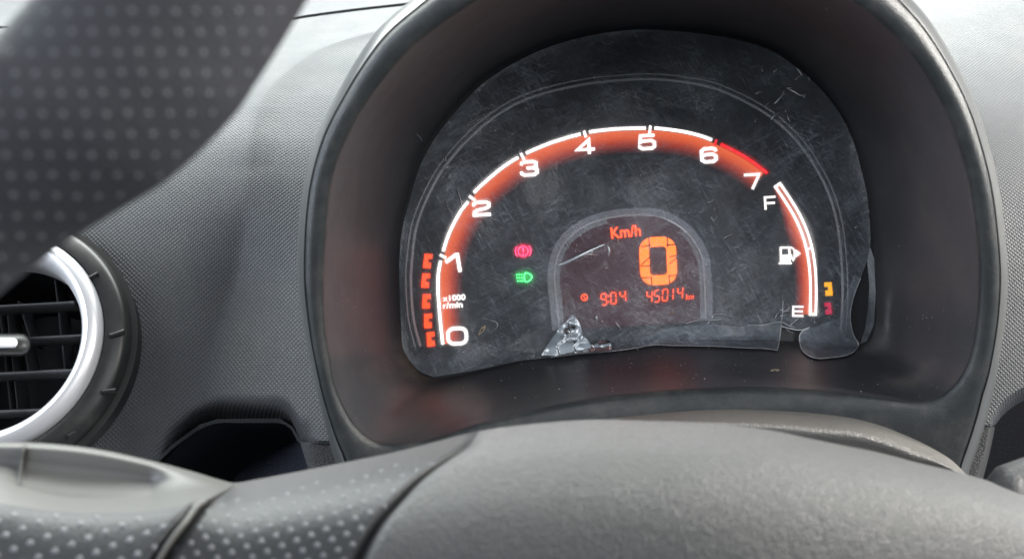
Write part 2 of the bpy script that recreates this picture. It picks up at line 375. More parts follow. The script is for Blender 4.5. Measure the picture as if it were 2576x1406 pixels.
# ---- numerals: thick strokes of an extended face
G = {
 '0': [('c', rrect(.5, .5, .82, .80, .28))],
 '1': [('o', [(.02, .44), (.12, .40), (.66, .09), (.80, .09)]), ('o', [(.74, .0), (.86, 1.0)])],
 '2': [('o', [(.08, .33), (.10, .17), (.24, .09), (.76, .09), (.92, .18), (.92, .38), (.78, .48), (.26, .60), (.10, .72), (.09, .90), (1.0, .90)])],
 '3': [('o', [(.06, .29), (.10, .15), (.26, .09), (.74, .09), (.90, .17), (.90, .38), (.74, .48), (.36, .48)]), ('o', [(.70, .48), (.93, .59), (.93, .80), (.77, .91), (.23, .91), (.07, .82), (.05, .68)])],
 '4': [('o', [(.70, 1.0), (.70, .08), (.08, .70), (1.0, .70)])],
 '5': [('o', [(.93, .09), (.14, .09), (.09, .50), (.24, .43), (.75, .42), (.91, .53), (.91, .79), (.76, .91), (.22, .91), (.07, .82), (.05, .70)])],
 '6': [('o', [(.92, .28), (.88, .15), (.74, .09), (.26, .09), (.09, .22), (.09, .78), (.26, .91), (.74, .91), (.91, .78), (.91, .59), (.74, .46), (.28, .46), (.11, .54)])],
 '7': [('o', [(.0, .09), (.90, .09), (.84, .26), (.46, 1.0)])],
 'F': [('o', [(.10, 1.0), (.10, .09), (1.0, .09)]), ('o', [(.10, .53), (.92, .53)])],
 'E': [('o', [(1.0, .08), (.10, .08), (.10, .92), (1.0, .92)]), ('o', [(.10, .50), (.95, .50)])],
}
def glyph(ch, cx, cy, w_, h_, sw, deg=-3.5):
    polys = []
    for kind, pts in G[ch]:
        polys += ribbon([(cx+(x-.5)*w_, cy+(y-.5)*h_) for x, y in pts], sw*.86, kind == 'c')
    return rot(polys, (cx, cy), deg)
for ch, cx, cy, w_, h_, sw in (('0', 1150, 845, 56, 48, 11.5), ('1', 1141, 661, 42, 47, 10), ('2', 1211, 525, 46, 39, 8.6), ('3', 1331, 424, 45, 40, 8.6), ('4', 1472, 369, 48, 38, 8.6), ('5', 1628, 358, 44, 40, 8.6), ('6', 1783, 391, 44, 40, 8.8), ('7', 1893, 456, 42, 40, 8.4)):
    solid('numeral', glyph(ch, cx, cy, w_, h_, sw), .0012, M['white' if ch not in '07' else 'whitedim'], dial, label='numeral ' + ch + ' on the tachometer scale')
solid('letter', glyph('F', 1937, 510, 30, 34, 6.6, -4), .0012, M['whitedim'], dial, label='letter F at the full end')
solid('letter', glyph('E', 2007, 783, 29, 27, 6.2, 1), .0012, M['whitedim'], dial, label='letter E at the empty end')
def text(body, cx, cy, w_, h_, deg, m, parent, off, name='lettering', shear=0.0, bold=0.0, label=None):
    cu = bpy.data.curves.new('txt', 'FONT'); cu.body = body; cu.resolution_u = 4; cu.offset = bold; cu.shear = shear
    o = bpy.data.objects.new('txt', cu); COL.objects.link(o)
    dg = bpy.context.evaluated_depsgraph_get(); me = bpy.data.meshes.new_from_object(o.evaluated_get(dg))
    bpy.data.objects.remove(o); bpy.data.curves.remove(cu)
    A = np.array([v.co[:2] for v in me.vertices]); lo, hi = A.min(0), A.max(0); a = math.radians(deg)
    for v, (x, y) in zip(me.vertices, A):
        ux = ((x-lo[0])/(hi[0]-lo[0])-.5)*w_; uy = -((y-lo[1])/(hi[1]-lo[1])-.5)*h_
        X = cx+ux*math.cos(a)-uy*math.sin(a); Y = cy+ux*math.sin(a)+uy*math.cos(a); v.co = P(X, Y, D(X, Y)-off)
    me.name = name; me.materials.clear(); return link(name, me, m, parent, False, label)
text('x1000', 1142, 749, 57, 14.5, -4, M['white'], dial, .0013, bold=.012, label='small white x1000')
text('r/min', 1139, 767, 49, 16, -4, M['white'], dial, .0013, bold=.012, label='small white r/min')
# ---- fuel scale
FU = [(1956, 466), (1968, 483), (1982, 504), (2007, 546), (2024, 585), (2036, 626), (2043, 670), (2045.5, 705), (2046, 741), (2045, 791)]
fc = crom(FU, 90)
solid('fuel_bar', ribbon(fc, 9), .0006, M['fuel_in'], dial)
out = list(offset(fc, -7.2)) + list(offset(fc, 7.2))[::-1]
solid('fuel_outline', ribbon(out, 5.6, True), .0009, M['white'], dial)
solid('fuel_tick', ribbon([(2028, 628), (2045, 623)], 4), .0010, M['white'], dial)
fade_strip('backlit_band', fc, lambda t: 8 + 34*min(1, t*3.0), .0004)
gp = [ribbon([(1966, 623), (1966, 661)], 1)]
pump = [[(1962, 660), (1962, 621), (1966, 621), (1966, 660)], [(1966, 621), (1985, 621), (1985, 625), (1966, 625)], [(1984, 621), (1988, 621), (1988, 660), (1984, 660)], [(1966, 641), (1984, 641), (1984, 660), (1966, 660)], [(1959, 660), (1991, 660), (1991, 664), (1959, 664)]]
pump += ribbon([(1989, 622), (1996, 626), (1999, 633), (1998, 650), (1995, 655), (1992, 650), (1991, 643), (1988, 640)], 3) + [[(2001, 628), (2014, 638), (2001, 648)]]
solid('fuel_symbol', rot(pump, (1985, 642), -1), .0012, M['white'], dial, label='white fuel pump symbol with arrow to the right')
# ---- eco blocks and the two warning blocks
def eco(cx, cy, deg, k=1.0):
    w_, h_ = 22*k, 37*k
    p = [[(-.42, -.5), (.5, -.5), (.5, -.16), (-.42, -.16)], [(-.46, -.16), (.05, -.16), (.05, .10), (-.46, .10)], [(-.5, .10), (.40, .10), (.40, .5), (-.5, .5)]]
    return rot([[(cx+x*w_, cy+y*h_) for x, y in q] for q in p], (cx, cy), deg)
for cx, cy, dg in ((1076, 657, 4), (1071, 706, 2), (1073, 758, -1), (1077, 807, -4), (1084, 853, -7)):
    solid('shift_block', eco(cx, cy, dg, .98), .0009, M['eco'], dial)
mir = lambda cx, polys: [[(2*cx-x, y) for x, y in p] for p in polys]
solid('warning_block', mir(2084, eco(2084, 727, 2, .92)), .0009, M['amber'], dial, label='amber lit block beside the fuel scale')
solid('warning_block', mir(2083, eco(2083, 776, 2, .80)), .0009, M['crimson'], dial, label='crimson lit block under the amber one')
# ---- telltales
solid('telltale_halo', [circ(1316, 632, 18.5)], .0004, M['tell_red_halo'], dial)  # glow around the symbol drawn as a lit disc
bl = ribbon(circ(1316, 632, 12.5), 2.4, True) + ribbon(circ(1316, 632, 19.5, 14, 140, 220), 2.4) + ribbon(circ(1316, 632, 19.5, 14, -40, 40), 2.4) + [[(1314, 623), (1318.6, 623), (1317.6, 635), (1315, 635)]] + [circ(1316.4, 639.5, 2.2, 10)]
solid('brake_warning', rot(bl, (1316, 632), -3), .0010, M['tell_red'], dial, label='red brake warning symbol, exclamation mark in a circle')
solid('telltale_halo', [rrect(1318, 698, 40, 26, 12)], .0004, M['tell_green_halo'], dial)
lamp = ribbon([(1321, 687), (1327, 687), (1335, 691), (1339, 697), (1335, 704), (1327, 709), (1321, 709), (1318.5, 698)], 3, True)
for r_ in range(3):
    for c_ in range(3): lamp.append(circ(1300.5+c_*6+(r_ == 2)*2, 690.5+r_*8, 2.1, 8))
solid('headlamp_symbol', rot(lamp, (1318, 698), -2), .0010, M['tell_green'], dial, label='green headlamp symbol with dotted beam')
# ---- speed display in its arched window
WIN = [(1407, 831), (1404, 795), (1400, 761), (1396, 720), (1395, 695), (1398, 666), (1409, 630), (1435, 595), (1475, 567), (1522, 551), (1570, 543), (1617, 541), (1652, 544), (1688, 557), (1723, 581), (1749, 612), (1766, 647), (1771, 690), (1774, 749), (1775, 808)]
wc = crom(WIN, 140)
lcd = solid('speed_display', [list(wc)[::1]], .0003, M['lcd'], cluster, label='dark red speed display under the arched window edge')
solid('window_band', ribbon(offset(wc, -9.5), 17), .0007, M['band'], lcd)
solid('window_edge', ribbon(wc, 4.0), .0012, M['edge'], lcd)
for part in (wc[:62], wc[96:]):
    solid('window_band', ribbon(offset(part, 7.5), 12), .0006, M['band'], lcd)
text('Km/h', 1574, 583, 75, 29, -6, M['lcd_red'], lcd, .0014, bold=.02, label='orange Km/h lettering')
zero = ribbon(rrect(1655.5, 656.5, 68, 96, 21, 7), 24.5, True)
solid('speed_digit', rot(zero, (1655.5, 656.5), -2.5), .0014, M['lcd_big'], lcd, label='large amber digit 0')
cut = []
for a, b in (((1632, 596), (1634, 626)), ((1678, 594), (1680, 622)), ((1612, 621), (1638, 617)), ((1676, 617), (1703, 615)), ((1684, 646), (1704, 643)), ((1684, 664), (1705, 646)), ((1612, 667), (1634, 648)), ((1611, 670), (1636, 669)), ((1614, 699), (1640, 698)), ((1638, 698), (1640, 720)), ((1683, 692), (1685, 716)), ((1680, 694), (1704, 692))):
    cut += ribbon([a, b], 2.8)
solid('segment_gap', cut, .0017, M['groove'], lcd)
SEG = {'0': 'abcdef', '1': 'bc', '4': 'fgbc', '5': 'afgcd', '9': 'abcdfg'}
def seven(ch, cx, cy, w_, h_, sw, deg, sl=.10):
    x0, x1, y0, y1, ym = -w_/2, w_/2, -h_/2, h_/2, 0; g = sw*.55
    L = {'a': [(x0+g, y0), (x1-g, y0)], 'b': [(x1, y0+g), (x1, ym-g)], 'c': [(x1, ym+g), (x1, y1-g)], 'd': [(x0+g, y1), (x1-g, y1)], 'e': [(x0, ym+g), (x0, y1-g)], 'f': [(x0, y0+g), (x0, ym-g)], 'g': [(x0+g, ym), (x1-g, ym)]}
    out_ = []
    for k in SEG[ch]:
        (ax, ay), (bx, by) = L[k]; out_ += ribbon([(cx+ax-ay*sl, cy+ay), (cx+bx-by*sl, cy+by)], sw)
    return rot(out_, (cx, cy), deg)
for ch, cx, cy in (('9', 1519, 753), ('0', 1543, 750), ('4', 1567, 745)):
    solid('clock_digit', seven(ch, cx, cy, 13, 28, 3.0, -6, .04), .0014, M['lcd_red'], lcd, label='orange clock digit ' + ch)
solid('clock_colon', [circ(1531, 745, 2, 8), circ(1531, 759, 2, 8)], .0014, M['lcd_red'], lcd)
solid('clock_symbol', ribbon(circ(1470, 748, 7.6, 20), 2.4, True) + ribbon([(1469, 742), (1469.5, 748), (1473, 753)], 2), .0014, M['lcd_red'], lcd)
for ch, cx, cy in (('4', 1634, 746), ('5', 1652.5, 744.5), ('0', 1673, 742), ('1', 1687, 740), ('4', 1711, 737)):
    solid('odometer_digit', seven(ch, cx, cy, 12.5, 29, 2.5, -5, .14), .0014, M['lcd_red'], lcd, label='orange odometer digit ' + ch)
text('km', 1735, 746, 21, 13.5, -5, M['lcd_red'], lcd, .0014, shear=.25, label='small orange km')
for (cx, cy, w_, h_) in ((1655.5, 656.5, 104, 132), (1543, 750, 72, 40), (1674, 742, 96, 40), (1574, 583, 86, 38)):
    pass

# ================================================================== PROTECTIVE FILM over the dial
FILM = [(1012, 872), (1030, 906), (1056, 934), (1092, 948), (1200, 930), (1300, 908), (1385, 899), (1450, 891), (1540, 883), (1600, 875), (1640, 868), (1700, 869), (1800, 871), (1880, 875), (1930, 877), (1955, 881), (1960, 862), (1965, 820), (1967, 822), (1990, 827), (2015, 830), (2037, 823),
        (2036, 826), (2020, 832), (2012, 842), (2012, 862), (2018, 880), (2032, 893), (2055, 901), (2090, 899), (2130, 893), (2150, 882), (2160, 866), (2150, 848), (2141, 818), (2140, 780), (2149, 742), (2165, 700), (2181, 656), (2189, 620), (2188, 560), (2181, 490), (2166, 425), (2146, 355), (2112, 285), (2062, 222), (2000, 168), (1940, 128),
        (1850, 100), (1750, 84), (1680, 78), (1590, 76), (1459, 96), (1342, 135), (1218, 208), (1150, 277), (1095, 347), (1056, 420), (1031, 503), (1012, 577), (1005, 650), (1005, 720), (1007, 780), (1010, 838)]
BUB = [(1475, 640, 95, 30, 22, -22, 1.9), (1980, 300, 60, 40, 18, -60, .9), (1230, 830, 40, 22, 14, -40, .6), (1990, 795, 60, 14, 10, -8, .8), (1690, 805, 120, 12, 10, -3, .6), (1880, 170, 60, 50, 24, 20, .7), (1210, 500, 20, 70, 10, 10, .5), (1850, 640, 60, 60, 40, 0, .4), (1120, 430, 90, 30, 20, -50, .5)]
WV = [(random.uniform(-.03, .03), random.uniform(-.03, .03), random.uniform(0, 6.3)) for _ in range(9)]
def film_off(x, y):
    h = .0030
    for kx, ky, ph in WV: h += .00042*math.sin(kx*x+ky*y+ph)
    for bx, by, sx, sy, s_, dg, am in BUB:
        a = math.radians(dg); u = (x-bx)*math.cos(a)+(y-by)*math.sin(a); v = -(x-bx)*math.sin(a)+(y-by)*math.cos(a)
        h += .0014*am*math.exp(-(u/sx)**2-(v/sy)**2)
    return h
def film_depth(x, y):
    d = D(x, y) - film_off(x, y); a = math.atan2(y-CY, x-CX); r = math.hypot(x-CX, y-CY); c = float(rC(a))
    if r > c-22:
        t = min(1, (r-c+22)/22); q = pol(a, max(r, c))
        d = min(d, d*(1-t) + t*(min(shroud_depth(*pol(a, max(r, c)+.5)), D(*pol(a, c))) - .0022))
    return d
def clipped(name, poly, step, depthf, m, parent, thick=None, smooth=True):
    bm = bmesh.new(); bm.faces.new([bm.verts.new((x, y, 0)) for x, y in poly])
    xs = [p[0] for p in poly]; ys = [p[1] for p in poly]
    for ax, lo, hi in ((0, min(xs), max(xs)), (1, min(ys), max(ys))):
        q = lo + step*.53
        while q < hi:
            co = (q, 0, 0) if ax == 0 else (0, q, 0); no = (1, 0, 0) if ax == 0 else (0, 1, 0)
            bmesh.ops.bisect_plane(bm, geom=bm.verts[:]+bm.edges[:]+bm.faces[:], dist=1e-4, plane_co=co, plane_no=no)
            q += step
    bmesh.ops.triangulate(bm, faces=bm.faces[:])
    for v in bm.verts: v.co = P(v.co.x, v.co.y, depthf(v.co.x, v.co.y))
    me = bpy.data.meshes.new(name); bm.to_mesh(me); bm.free(); return link(name, me, m, parent, smooth)
k0 = FILM.index((2160, 866)); arcpart = [tuple(q) for q in crom(FILM[k0:] + [FILM[0], FILM[1], FILM[2], FILM[3]], 150)]
FILM = arcpart + FILM[4:k0]
film = clipped('protective_film', FILM, 14, film_depth, M['film'], None)
tag(film, 'torn clear plastic film covering the whole gauge dial', 'plastic film')
# torn lower strips that hang over the sill, cloudier than the rest
def over(x, y): return film_depth(x, y) - .0006
clipped('torn_strip', [(1560, 880), (1600, 874), (1640, 867.5), (1700, 868.5), (1800, 870.5), (1880, 874.5), (1930, 876.5), (1954.5, 880.5), (1959.5, 862), (1964.5, 820), (1960, 806), (1930, 814), (1860, 822), (1780, 815), (1700, 822), (1620, 850)], 14, over, M['film_flap'], film)
clipped('torn_edge', [(2181.5, 657), (2189, 622), (2199, 650), (2203, 740), (2199, 815), (2180, 858), (2164, 865), (2176, 828), (2183, 780), (2187, 720)], 14, over, M['film'], film)
clipped('torn_flap', [(2036, 826.5), (2020, 832.5), (2012.5, 842), (2012.5, 862), (2018, 879.5), (2032, 892.5), (2055, 900.5), (2090, 898.5), (2130, 892.5), (2149.5, 881.5), (2159.5, 866), (2149.5, 848), (2140.5, 818), (2139.5, 780), (2148.5, 742), (2164, 700), (2150, 690), (2130, 740), (2110, 800), (2070, 815)], 14, over, M['film_flap'], film)
# bright cut edges of the film
def edge_strip(pts, wd=2.2, off=.0007):
    c = crom(pts, max(8, int(len(pts)*8)))
    return [[tuple(q) for q in quad] for quad in ribbon(c, wd)]
solid('film_edge', edge_strip([(1385, 899), (1450, 891), (1540, 883), (1600, 875), (1640, 868), (1700, 869), (1800, 871), (1880, 875), (1930, 877), (1955, 881)], 1.8) + edge_strip([(1955, 881), (1960, 862), (1965, 820), (1968, 790), (1970, 757)], 1.8) + edge_strip([(1967, 821), (1990, 827), (2015, 830), (2037, 823)], 2.0)
      + edge_strip([(2036, 826), (2020, 832), (2012, 842), (2012, 862), (2018, 880), (2032, 893), (2055, 901), (2090, 899), (2130, 893), (2150, 882), (2160, 866), (2150, 848), (2141, 818), (2140, 780), (2149, 742), (2165, 700)], 1.8), .0003, M['filmedge'], film, .0001, depth=film_depth)
# crumpled, bubbled patch at the bottom edge
CR = [(1362, 893), (1372, 875), (1388, 852), (1398, 838), (1408, 822), (1420, 812), (1434, 797), (1440, 790), (1448, 798), (1458, 812), (1463, 828), (1465, 845), (1478, 853), (1486, 868), (1500, 865), (1512, 855), (1522, 850), (1534, 857), (1539, 870), (1537, 881), (1500, 885), (1450, 889), (1400, 895)]
cw = [(random.uniform(1368, 1535), random.uniform(800, 890), random.uniform(7, 16), random.uniform(-1, 1)) for _ in range(46)]
def crd(x, y):
    h = .0016
    for bx, by, s_, am in cw: h += .0008*am*math.exp(-((x-bx)**2+(y-by)**2)/s_**2)
    h += .0012*(((x+.45*y+9*math.sin(y*.11))/44.0) % 1.0)
    return film_depth(x, y) - max(.0005, h + .0010)
clipped('crumple', CR, 3.2, crd, M['crumple'], film)
# raised creases, whitened to paint in the glints
def crease(pts, wd, h=.0005, name='crease', m='crease'):
    c = crom(pts, 26); n = len(c); rws = []
    t = np.gradient(c, axis=0); t /= np.linalg.norm(t, axis=1, keepdims=True); nn = np.stack([-t[:, 1], t[:, 0]], 1)
    for q in np.linspace(-1, 1, 7):
        rws.append([P(*(c[i]+nn[i]*q*wd/2*math.sin(math.pi*(i+.3)/(n-.4))**.6), film_depth(*c[i]) - .0003 - h*(1-q*q)*math.sin(math.pi*(i+.3)/(n-.4))) for i in range(n)])
    return grid(name, rws, M[m], film)
for pts, wd in (([(1404, 668), (1425, 660), (1455, 645), (1490, 628), (1520, 615)], 12), ([(1455, 648), (1470, 642), (1490, 640), (1510, 644)], 6), ([(1528, 616), (1533, 628), (1531, 645)], 9), ([(1556, 600), (1553, 608)], 7), ([(1521, 676), (1532, 672)], 7),
                ([(1500, 790), (1501, 800), (1502, 808)], 8), ([(1548, 810), (1556, 820), (1562, 828)], 5), ([(1512, 806), (1518, 812)], 6), ([(1948, 262), (1958, 252), (1968, 240), (1972, 228)], 8), ([(1960, 285), (1948, 292), (1940, 302)], 7), ([(1985, 225), (2000, 232), (2015, 240), (2030, 238)], 6), ([(2003, 172), (2012, 180), (2018, 190)], 6),
                ([(1900, 238), (1910, 232), (1920, 233)], 5), ([(1915, 172), (1920, 182)], 5), ([(1722, 815), (1740, 809), (1760, 806), (1790, 805), (1815, 803)], 5), ([(1880, 818), (1920, 818), (1950, 811), (1970, 812), (1985, 820), (2000, 822)], 6), ([(1985, 822), (1995, 812), (2012, 800)], 5), ([(1950, 800), (1955, 790), (1960, 783)], 5),
                ([(1612, 436), (1611, 446)], 5), ([(1794, 522), (1799, 530)], 5), ([(1730, 538), (1738, 534)], 6), ([(1767, 530), (1772, 535)], 5), ([(1893, 598), (1898, 604)], 6), ([(1820, 600), (1836, 592), (1848, 588)], 5), ([(2150, 572), (2160, 570)], 5), ([(1145, 455), (1152, 480), (1160, 510), (1163, 530)], 3), ([(1250, 292), (1270, 320), (1280, 350), (1290, 382)], 3),
                ([(1120, 500), (1125, 520), (1140, 540)], 3), ([(1790, 800), (1800, 790), (1830, 795)], 5), ([(1210, 800), (1228, 804), (1246, 810)], 4), ([(1245, 806), (1252, 818), (1243, 832)], 4)):
    crease(pts, wd)

rc2 = random.Random(3)
for x0, y0, x1, y1, n in ((1900, 180, 2050, 320, 10), (1925, 770, 1985, 828, 7), (1060, 350, 1160, 470, 5), (1400, 600, 1560, 690, 8), (1690, 790, 1900, 850, 9), (1760, 500, 1900, 640, 7)):
    for _ in range(n):
        x, y = rc2.uniform(x0, x1), rc2.uniform(y0, y1); a = rc2.uniform(0, 6.28); L = rc2.uniform(4, 13); b_ = a + rc2.uniform(-.7, .7)
        crease([(x, y), (x+L*math.cos(a), y+L*math.sin(a)), (x+L*math.cos(a)+L*math.cos(b_), y+L*math.sin(a)+L*math.sin(b_))], rc2.uniform(2.0, 4.2), .0003)
# ================================================================== DASHBOARD
dash = thing('dashboard', 'grey pimpled plastic dashboard around the gauge pod and air vent', 'dashboard', P(600, 1200, .40))
Cx = fx([(1500, -100), (1180, 20), (1010, 62), (920, 85), (800, 125), (720, 180), (662, 240), (640, 300), (628, 400), (622, 500), (610, 600), (592, 700), (560, 810), (500, 990), (470, 1100), (420, 1260)][::1])
Hx = fx([(1100, -100), (1075, 0), (990, 75), (930, 160), (890, 230), (840, 330), (815, 430), (800, 520), (795, 620), (797, 720), (807, 800), (822, 890), (842, 980), (862, 1060), (890, 1150), (930, 1260)])
yb = np.array([-140, 0, 100, 200, 300, 400, 500, 600, 700, 800, 900, 1000, 1100, 1260]); db = np.array([.60, .505, .462, .436, .417, .403, .393, .386, .381, .377, .3745, .3725, .371, .370])
def dbase(y): return float(np.interp(y, yb, db))
cy_ = np.array([dbase(y) for y in range(-140, 1261, 5)]); k_ = np.ones(25)/25; cy_ = np.convolve(np.pad(cy_, 12, mode='edge'), k_, 'valid')
def dbase(y): return float(np.interp(y, np.arange(-140, 1261, 5), cy_))
_sy = np.arange(-200, 1300, 4.0); _sp = np.array([[-(y-703)/2576*2*T*dbase(y), dbase(y)] for y in _sy]); _ss = np.concatenate([[0], np.cumsum(np.linalg.norm(np.diff(_sp, axis=0), axis=1))])
def dash_uv(p):
    return p[0], float(np.interp(703 - p[2]/p[1]/(2*T)*2576, _sy, _ss))
Seam = fy([(600, 70), (735, 47), (870, 28), (1030, 10), (1200, -10)])
botc = crom([(-80, 1235), (300, 1200), (390, 1166), (430, 1125), (470, 1095), (505, 1070), (545, 1056), (600, 1055), (660, 1055), (705, 1056), (725, 1064), (740, 1082), (752, 1107), (770, 1107), (860, 1107), (960, 1107)], 400)
Bot = lambda x: float(np.interp(x, botc[:, 0], botc[:, 1]))
rows = []
ys = list(np.linspace(0, 1, 90))
def left_x(y, u):
    c = min(Cx(y), Hx(y)-4); h = Hx(y)
    return (-620 + (c+620)*min(1, u/.62)) if u <= .62 else c + (h-c)*(u-.62)/.38
def left_d(x, y):
    c = min(Cx(y), Hx(y)-4); d = dbase(y)
    q_ = min(1, max(0, (y-40)/420)); amp = q_*q_*(3-2*q_)
    q_ = min(1, max(0, (y-330)/480)); amp2 = amp*q_*q_*(3-2*q_)
    if x < c: d += .015*amp2*math.exp(-((c-x)/190.0)**1.2) - .004*(amp-amp2)*math.exp(-((c-x)/120.0)**1.2)
    else: d += .015*amp2 - .004*(amp-amp2) + (-.00005*amp2+.00002*(amp-amp2))*(x-c)
    if y < 420: d -= .0045*math.exp(-(abs(x-c)/70.0)**1.3)*min(1, (420-y)/150)
    return d
us = list(np.linspace(0, .62, 72)) + list(np.linspace(.62, 1, 30))[1:]
for t in ys:
    row = []
    for u in us:
        y0 = -90; x = left_x(900, u)
        # iterate because the bottom edge depends on x
        yy = y0
        for _ in range(3):
            top = Seam(x) + 3; b_ = Bot(x); yy = top + (b_-top)*t; x = left_x(yy, u)
        s_ = 0
        if 400 < x < 800:
            wgt = min(1, (x-400)/80)*min(1, max(0, (790-x)/50)); s_ = wgt*max(0, 1-(Bot(x)-yy)/52)
        row.append(P(x, yy, left_d(x, yy) + .020*s_**1.4))
    rows.append(row)
rows.append([p*1.006 + Vector((0, 0, -.0012)) for p in rows[-1]])
rows.append([p*1.05 for p in rows[-1]])
dp = grid('dash_panel', rows, M['dash'], dash, label='pimpled left panel with a vertical crease', sharp=50, uvs_of=dash_uv)
bm = bmesh.new(); bm.from_mesh(dp.data)
def in_vent(c):
    x = c.x/c.y/(2*T)*2576+1288; y = 703-c.z/c.y/(2*T)*2576
    return ((x+15)/342)**2+((y-868)/322)**2 < 1
bmesh.ops.delete(bm, geom=[f_ for f_ in bm.faces if in_vent(f_.calc_center_median())], context='FACES')
bm.to_mesh(dp.data); bm.free()
# pad above the seam
rows = []
for t in np.linspace(0, 1, 14):
    row = []
    for x in np.linspace(-700, 1950, 70):
        y1 = Seam(x) - 3; y = y1 - t*190
        row.append(P(x, y, dbase(max(y1, -100)) + .002 + t*.32))
    rows.append(row)
rows.insert(0, [p*1.01 + Vector((0, 0, -.002)) for p in rows[0]])
grid('upper_pad', rows, M['dash'], dash, label='upper pad above the thin seam', sharp=50)
# grained strip below the seam by the hood
rows = []
for t in np.linspace(0, 1, 16):
    rows.append([P(x, 1111 + 150*t, .3735 - .002*t + .004*max(0, (790-x+t*40-20)/40)) for x in np.linspace(755+44*t, 960, 16)])
rows.insert(0, [p*1.02 for p in rows[0]])
grid('lower_pad', rows, M['dash_leather'], dash, label='leather grained strip under the left seam', sharp=50)
# pocket behind the opening
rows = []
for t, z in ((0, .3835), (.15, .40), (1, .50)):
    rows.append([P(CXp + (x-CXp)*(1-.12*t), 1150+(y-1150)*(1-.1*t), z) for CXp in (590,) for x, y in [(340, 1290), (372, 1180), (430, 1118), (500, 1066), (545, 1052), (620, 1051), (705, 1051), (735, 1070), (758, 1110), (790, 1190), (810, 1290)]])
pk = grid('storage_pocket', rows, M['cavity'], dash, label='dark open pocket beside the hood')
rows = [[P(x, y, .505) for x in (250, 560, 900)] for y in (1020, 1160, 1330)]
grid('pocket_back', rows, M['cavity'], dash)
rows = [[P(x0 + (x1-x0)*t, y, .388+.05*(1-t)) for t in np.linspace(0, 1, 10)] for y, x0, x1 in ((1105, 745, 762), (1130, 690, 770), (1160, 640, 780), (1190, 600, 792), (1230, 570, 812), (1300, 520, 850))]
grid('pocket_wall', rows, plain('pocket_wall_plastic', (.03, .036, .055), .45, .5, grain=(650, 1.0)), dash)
# right of the hood
rb = crom([(2300, 1073), (2400, 1072), (2470, 1070), (2500, 1066), (2506, 1058), (2520, 1040), (2540, 1022), (2576, 1000), (2640, 985), (2720, 980), (3350, 960)], 300)
RB = lambda x: float(np.interp(x, rb[:, 0], rb[:, 1]))
RX = fx([(2080, -160), (2230, 0), (2330, 140), (2390, 250), (2425, 370), (2450, 520), (2460, 700), (2455, 850), (2440, 1000), (2430, 1160)])
yt_ = crom([(-330, .95), (-160, .66), (-60, .56), (0, .515), (100, .470), (250, .433), (400, .413), (600, .398), (800, .390), (1000, .385), (1200, .383)], 300)
rows = []
for t in np.linspace(0, 1, 96):
    row = []
    for u in np.linspace(0, 1, 64):
        x0 = RX(max(-160, -300 + 1360*t)); x = x0 + (3300-x0)*u; y = -300 + (RB(x)+300)*t
        row.append(P(x, y, float(np.interp(y, yt_[:, 0], yt_[:, 1])) + .006*max(0, (2500-x)/320)**2 + .01*max(0, 1-(RB(x)-y)/22)*(x > 2500)))
    rows.append(row)
rows.append([p*1.004+Vector((0, 0, -.001)) for p in rows[-1]]); rows.append([p*1.06 for p in rows[-1]])
grid('dash_panel', rows, M['dash'], dash, label='pimpled panel right of the hood', sharp=50, uvs_of=dash_uv)
rows = []
for t in np.linspace(0, 1, 18):
    xr = 2503 - 26*t - 10*t*t; y = 1075 + 150*t
    rows.append([P(x, y - (2 if i else 0), .3845+.002*t + .012*max(0, (x-xr+14)/14)) for i, x in enumerate(np.linspace(2436-20*t, xr, 10))])
rows.insert(0, [p*1.02 for p in rows[0]])
grid('lower_pad', rows, M['dash_leather'], dash, label='leather grained strip under the right seam', sharp=50)
rows = [[P(x, y, .60) for x in np.linspace(-400, 3000, 8)] for y in (1000, 1300, 1700)]  # dark sheet added behind the lower gaps, standing for shade
grid('shade_backing', rows, M['cavity'], dash)
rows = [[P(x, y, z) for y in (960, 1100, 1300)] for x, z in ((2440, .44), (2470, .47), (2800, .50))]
grid('shade_backing', rows, M['cavity'], dash)

# ================================================================== AIR VENT
vent = thing('air_vent', 'round black air vent with bright silver ring left of the pod', 'air vent', P(-15, 868, .366))
VO = P(-15, 868, .3655); tilt = math.radians(19)
VU = Vector((1, 0, 0)); VW = Vector((0, math.sin(tilt), math.cos(tilt))); VN = Vector((0, -math.cos(tilt), math.sin(tilt)))
KP = .3655*2*T/2576
def vp(r, a, h): return VO + (VU*math.cos(a) + VW*math.sin(a))*r*KP + VN*h
def lathe(name, prof_, m, n=128, a0=0, a1=2*math.pi, label=None):
    full = a1-a0 >= 6.28
    return grid(name, [[vp(r, a0+(a1-a0)*i/(n if full else n-1), h) for i in range(n)] for r, h in prof_], m, vent, close_u=full, label=label, sharp=40)
lathe('surround', [(341, -.012), (338, -.002), (335, .0012), (331, .0026), (324, .0032), (300, .0050), (290, .0050), (286.5, .0030)], M['ventblack'], label='black outer ring with small raised marks')
lathe('gap_ring', [(352, -.003), (336, -.0025)], M['groove'])
sr = lathe('silver_ring', [(286, .0020), (286, .0062), (283, .0080), (276, .0092), (266, .0099), (260, .0101)], plain('shaded_silver', (.62, .62, .64), .35, .5, metal=.5), label='outer band of the silver ring in a shaded tone')  # darker copy of the silver paints the ring's shaded outer half
o_ = lathe('ring_lip', [(260, .0101), (255, .0099), (247, .0088), (238, .0066), (232, .0036), (229, -.004), (228, -.014)], M['silver'], label='inner lip of the ring in a lit tone'); o_.parent = sr
lathe('duct', [(229, -.010), (222, -.03), (180, -.045), (2, -.046)], M['ventdark'])
